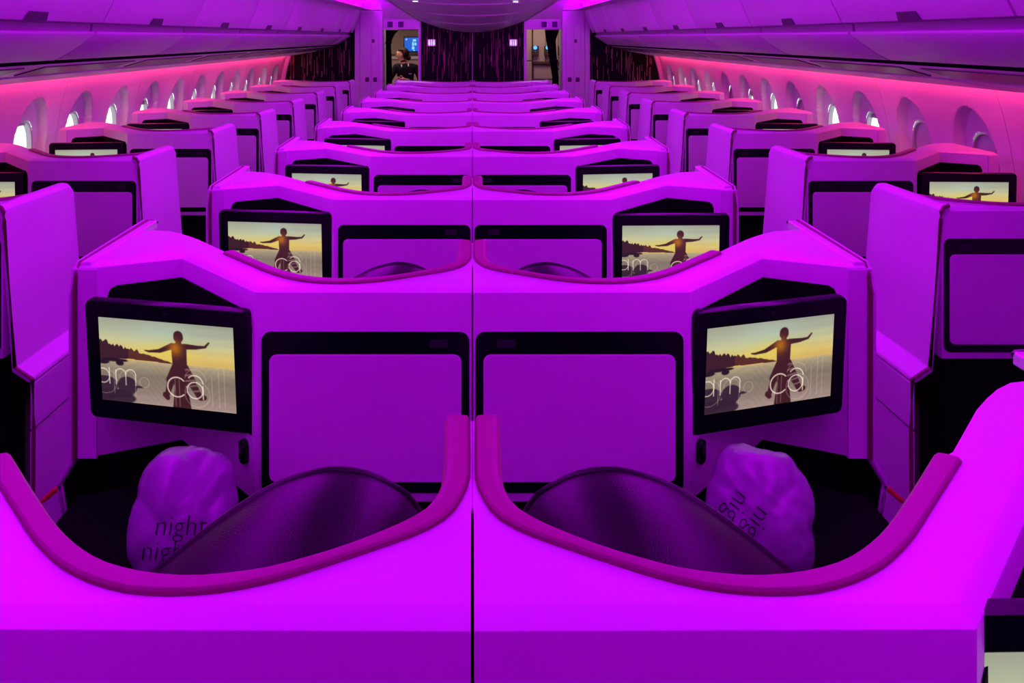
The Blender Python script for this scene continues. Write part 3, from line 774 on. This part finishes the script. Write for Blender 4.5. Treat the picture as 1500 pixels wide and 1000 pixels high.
def curtain(name, label, pts0, pts1, loc):
    """pleated curtain: top run pts0 -> bottom run"""
    rows = []; N = 40
    for z, xa, xb, amp in pts0:
        rows.append([(xa + (xb - xa) * j / N, amp * math.sin(j * PI / 2.5), z) for j in range(N + 1)] + [(xb - (xb - xa) * j / N, amp * math.sin((N - j) * PI / 2.5) + .012, z) for j in range(N + 1)])
    t = thing(name, label, 'curtain', loc)
    ob('curtain_fabric', MB().loft(rows).mesh('curtain_fabric', 'curtain', smooth=60), t)
    ob('curtain_rail', MB().tube([(min(r[1] for r in pts0), 0, pts0[0][0]), (max(r[2] for r in pts0), 0, pts0[0][0])], .012, 8).mesh('curtain_rail', 'greydark'), t)
    ob('tie_band', MB().box(pts0[2][1] - .004, pts0[2][2] + .012, -.03, .035, pts0[2][0] - .02, pts0[2][0] + .02).mesh('tie_band', 'curtain', bevel=.006), t)


curtain('doorway_curtain', 'black curtain gathered at the edge of the doorway with the attendant', [(1.905, -1.29, -1.10, .012), (1.84, -1.29, -1.16, .016), (1.72, -1.29, -1.215, .02), (1.4, -1.285, -1.20, .02), (.05, -1.285, -1.18, .025)], None, (0, 12.2, 0))
curtain('doorway_curtain', 'black curtain sweeping across the doorway with the coffee maker', [(1.905, 1.08, 1.29, .012), (1.75, 1.10, 1.24, .016), (1.45, 1.15, 1.26, .02), (1.2, 1.19, 1.285, .02), (.05, 1.18, 1.285, .025)], None, (0, 12.2, 0))

# ------------------------------------------------------------------ the flight attendant
def skin_mesh(name, nodes, edges, root=0, sub=2):
    """nodes: (x,y,z,rx,ry)"""
    me = bpy.data.meshes.new(name); me.from_pydata([n[:3] for n in nodes], edges, []); me.update()
    o = bpy.data.objects.new(name, me); COL.objects.link(o)
    o.modifiers.new('skin', 'SKIN'); sl = me.skin_vertices[0].data
    for i, n in enumerate(nodes):
        sl[i].radius = (n[3], n[4] if len(n) > 4 else n[3]); sl[i].use_root = (i == root)
    ss = o.modifiers.new('sub', 'SUBSURF'); ss.levels = sub; ss.render_levels = sub
    dg = bpy.context.evaluated_depsgraph_get(); dg.update()
    res = bpy.data.meshes.new_from_object(o.evaluated_get(dg)); bpy.data.objects.remove(o)
    for p in res.polygons: p.use_smooth = True
    return res


def attendant():
    t = thing('person', 'flight attendant in black uniform with dark tied hair, gesturing in the galley doorway', 'person', (-1.045, 12.85, 0))
    N = [(0, 0, .92, .15, .105), (0, 0, 1.06, .125, .09), (-.005, 0, 1.22, .15, .10), (-.01, 0, 1.335, .12, .08), (-.03, 0, 1.40, .05, .052), (-.045, 0, 1.445, .046, .05),
         (-.07, 0, 1.48, .062, .066), (-.075, 0, 1.545, .080, .086), (-.068, 0, 1.592, .066, .072),
         # arm towards the camera-left side (6 joints), forearm raised, hands in front
         (-.15, -.03, 1.33, .062), (-.215, -.06, 1.20, .050), (-.27, -.08, 1.08, .042), (-.24, -.22, 1.13, .034), (-.20, -.33, 1.17, .025),
         (.15, .0, 1.325, .062), (.215, -.03, 1.19, .050), (.24, -.08, 1.07, .042), (.13, -.22, 1.115, .034), (.01, -.32, 1.15, .025),
         # legs
         (-.085, 0, .86, .105), (-.095, 0, .47, .068), (-.09, .01, .10, .042), (-.10, -.10, .035, .036),
         (.085, 0, .86, .105), (.095, 0, .47, .068), (.09, .01, .10, .042), (.10, -.10, .035, .036)]
    E = [(0, 1), (1, 2), (2, 3), (3, 4), (4, 5), (5, 6), (6, 7), (7, 8), (3, 9), (9, 10), (10, 11), (11, 12), (12, 13), (3, 14), (14, 15), (15, 16), (16, 17), (17, 18), (0, 19), (19, 20), (20, 21), (21, 22), (0, 23), (23, 24), (24, 25), (25, 26)]
    # hands: palm and five bent fingers on each wrist
    for wi, dirx in ((13, -1), (18, -1)):
        w0 = Vector(N[wi][:3]); d = Vector((dirx * .75, -.55, .12)).normalized(); side = Vector((.1, .25, 1)).normalized()
        p = len(N); pc = w0 + d * .045; N.append((*pc, .030, .017)); E.append((wi, p))
        k = len(N); pe = w0 + d * .085; N.append((*pe, .032, .014)); E.append((p, k))
        for j, ln in enumerate((.064, .074, .068, .052)):
            off = side * (.030 - .020 * j); a = len(N)
            q0 = pe + off + d * .012; q1 = q0 + d * ln * .5 + Vector((0, 0, -.004)); q2 = q1 + d * ln * .4 + Vector((0, .010, -.020))
            N += [(*q0, .0095), (*q1, .0085), (*q2, .0075)]; E += [(k, a), (a, a + 1), (a + 1, a + 2)]
        a = len(N); q0 = pc + side * .030; q1 = q0 + (side * .8 + d * .6) * .03; q2 = q1 + d * .028
        N += [(*q0, .011), (*q1, .010), (*q2, .008)]; E += [(p, a), (a, a + 1), (a + 1, a + 2)]
    me = skin_mesh('body', N, E)
    # face, looking along -x (profile towards the camera's left)
    for v in me.vertices:
        c = v.co
        if c.z > 1.44:
            dz = c.z - 1.515
            if c.x < -.10 and abs(c.y) < .02: c.x -= .030 * math.exp(-((c.z - 1.515) / .016) ** 2) * (1 - abs(c.y) / .02)     # nose
            if c.x < -.09 and abs(c.y) < .03: c.x -= .008 * math.exp(-((c.z - 1.478) / .010) ** 2)                              # lips
            if c.x < -.08: c.x -= .012 * math.exp(-((c.z - 1.452) / .014) ** 2) * (1 if abs(c.y) < .03 else 0)                   # chin
            if c.x < -.10 and .015 < abs(c.y) < .045: c.x += .006 * math.exp(-((c.z - 1.535) / .010) ** 2)                       # eye sockets
    me.materials.clear(); me.materials.append(M['skin']); me.materials.append(M['uniform'])
    for p in me.polygons:
        c = p.center
        skin = c.z > 1.395 or (c.y < -.285 and c.z > 1.0) 
        p.material_index = 0 if skin else 1
    ob('body', me, t)
    # hair: cap over the skull with a bun at the nape
    bm = bmesh.new(); bmesh.ops.create_icosphere(bm, subdivisions=4, radius=1)
    for v in bm.verts:
        d = v.co.normalized(); c = Vector((-.045 + .098 * d.x, .098 * d.y, 1.548 + .098 * d.z))
        if d.x < .12 and d.z < .42: c = Vector((-.045 + .050 * d.x, .066 * d.y, 1.56 + .05 * d.z))
        v.co = c
    bmesh.ops.create_icosphere(bm, subdivisions=3, radius=.042, matrix=Matrix.Translation((.040, 0, 1.475)))
    h = bpy.data.meshes.new('hair'); [setattr(f, 'smooth', True) for f in bm.faces]; bm.to_mesh(h); bm.free(); h.materials.append(M['hair'])
    ob('hair', h, t)
    mb = MB()
    for sg in (-1, 1): mb.tube([(-.145, sg * .032, 1.537), (-.150, sg * .030, 1.537)], .007, 8)
    ob('eyes', mb.mesh('eyes', 'eye'), t)
    mb = MB()
    for sg in (-1, 1):
        mb.loft([[(-.075, sg * .086, 1.49), (-.06, sg * .088, 1.49), (-.052, sg * .090, 1.535), (-.075, sg * .088, 1.54)], [(-.072, sg * .100, 1.495), (-.062, sg * .102, 1.495), (-.054, sg * .105, 1.532), (-.072, sg * .103, 1.535)]])
    ob('ears', mb.mesh('ears', 'skin', bevel=.003), t)
    for a, b in (((-.06, -.085, 1.375), (-.055, -.10, 1.335)), ((.045, -.075, 1.385), (.05, -.095, 1.345))):
        ob('collar_point', MB().tube([a, b], [.013, .005], 6, .4).mesh('collar_point', 'white'), t, label='white blouse collar')
    ob('name_badge', MB().box(.05, .10, -.118, -.108, 1.225, 1.240).mesh('name_badge', 'metal'), t)
    return t


attendant()
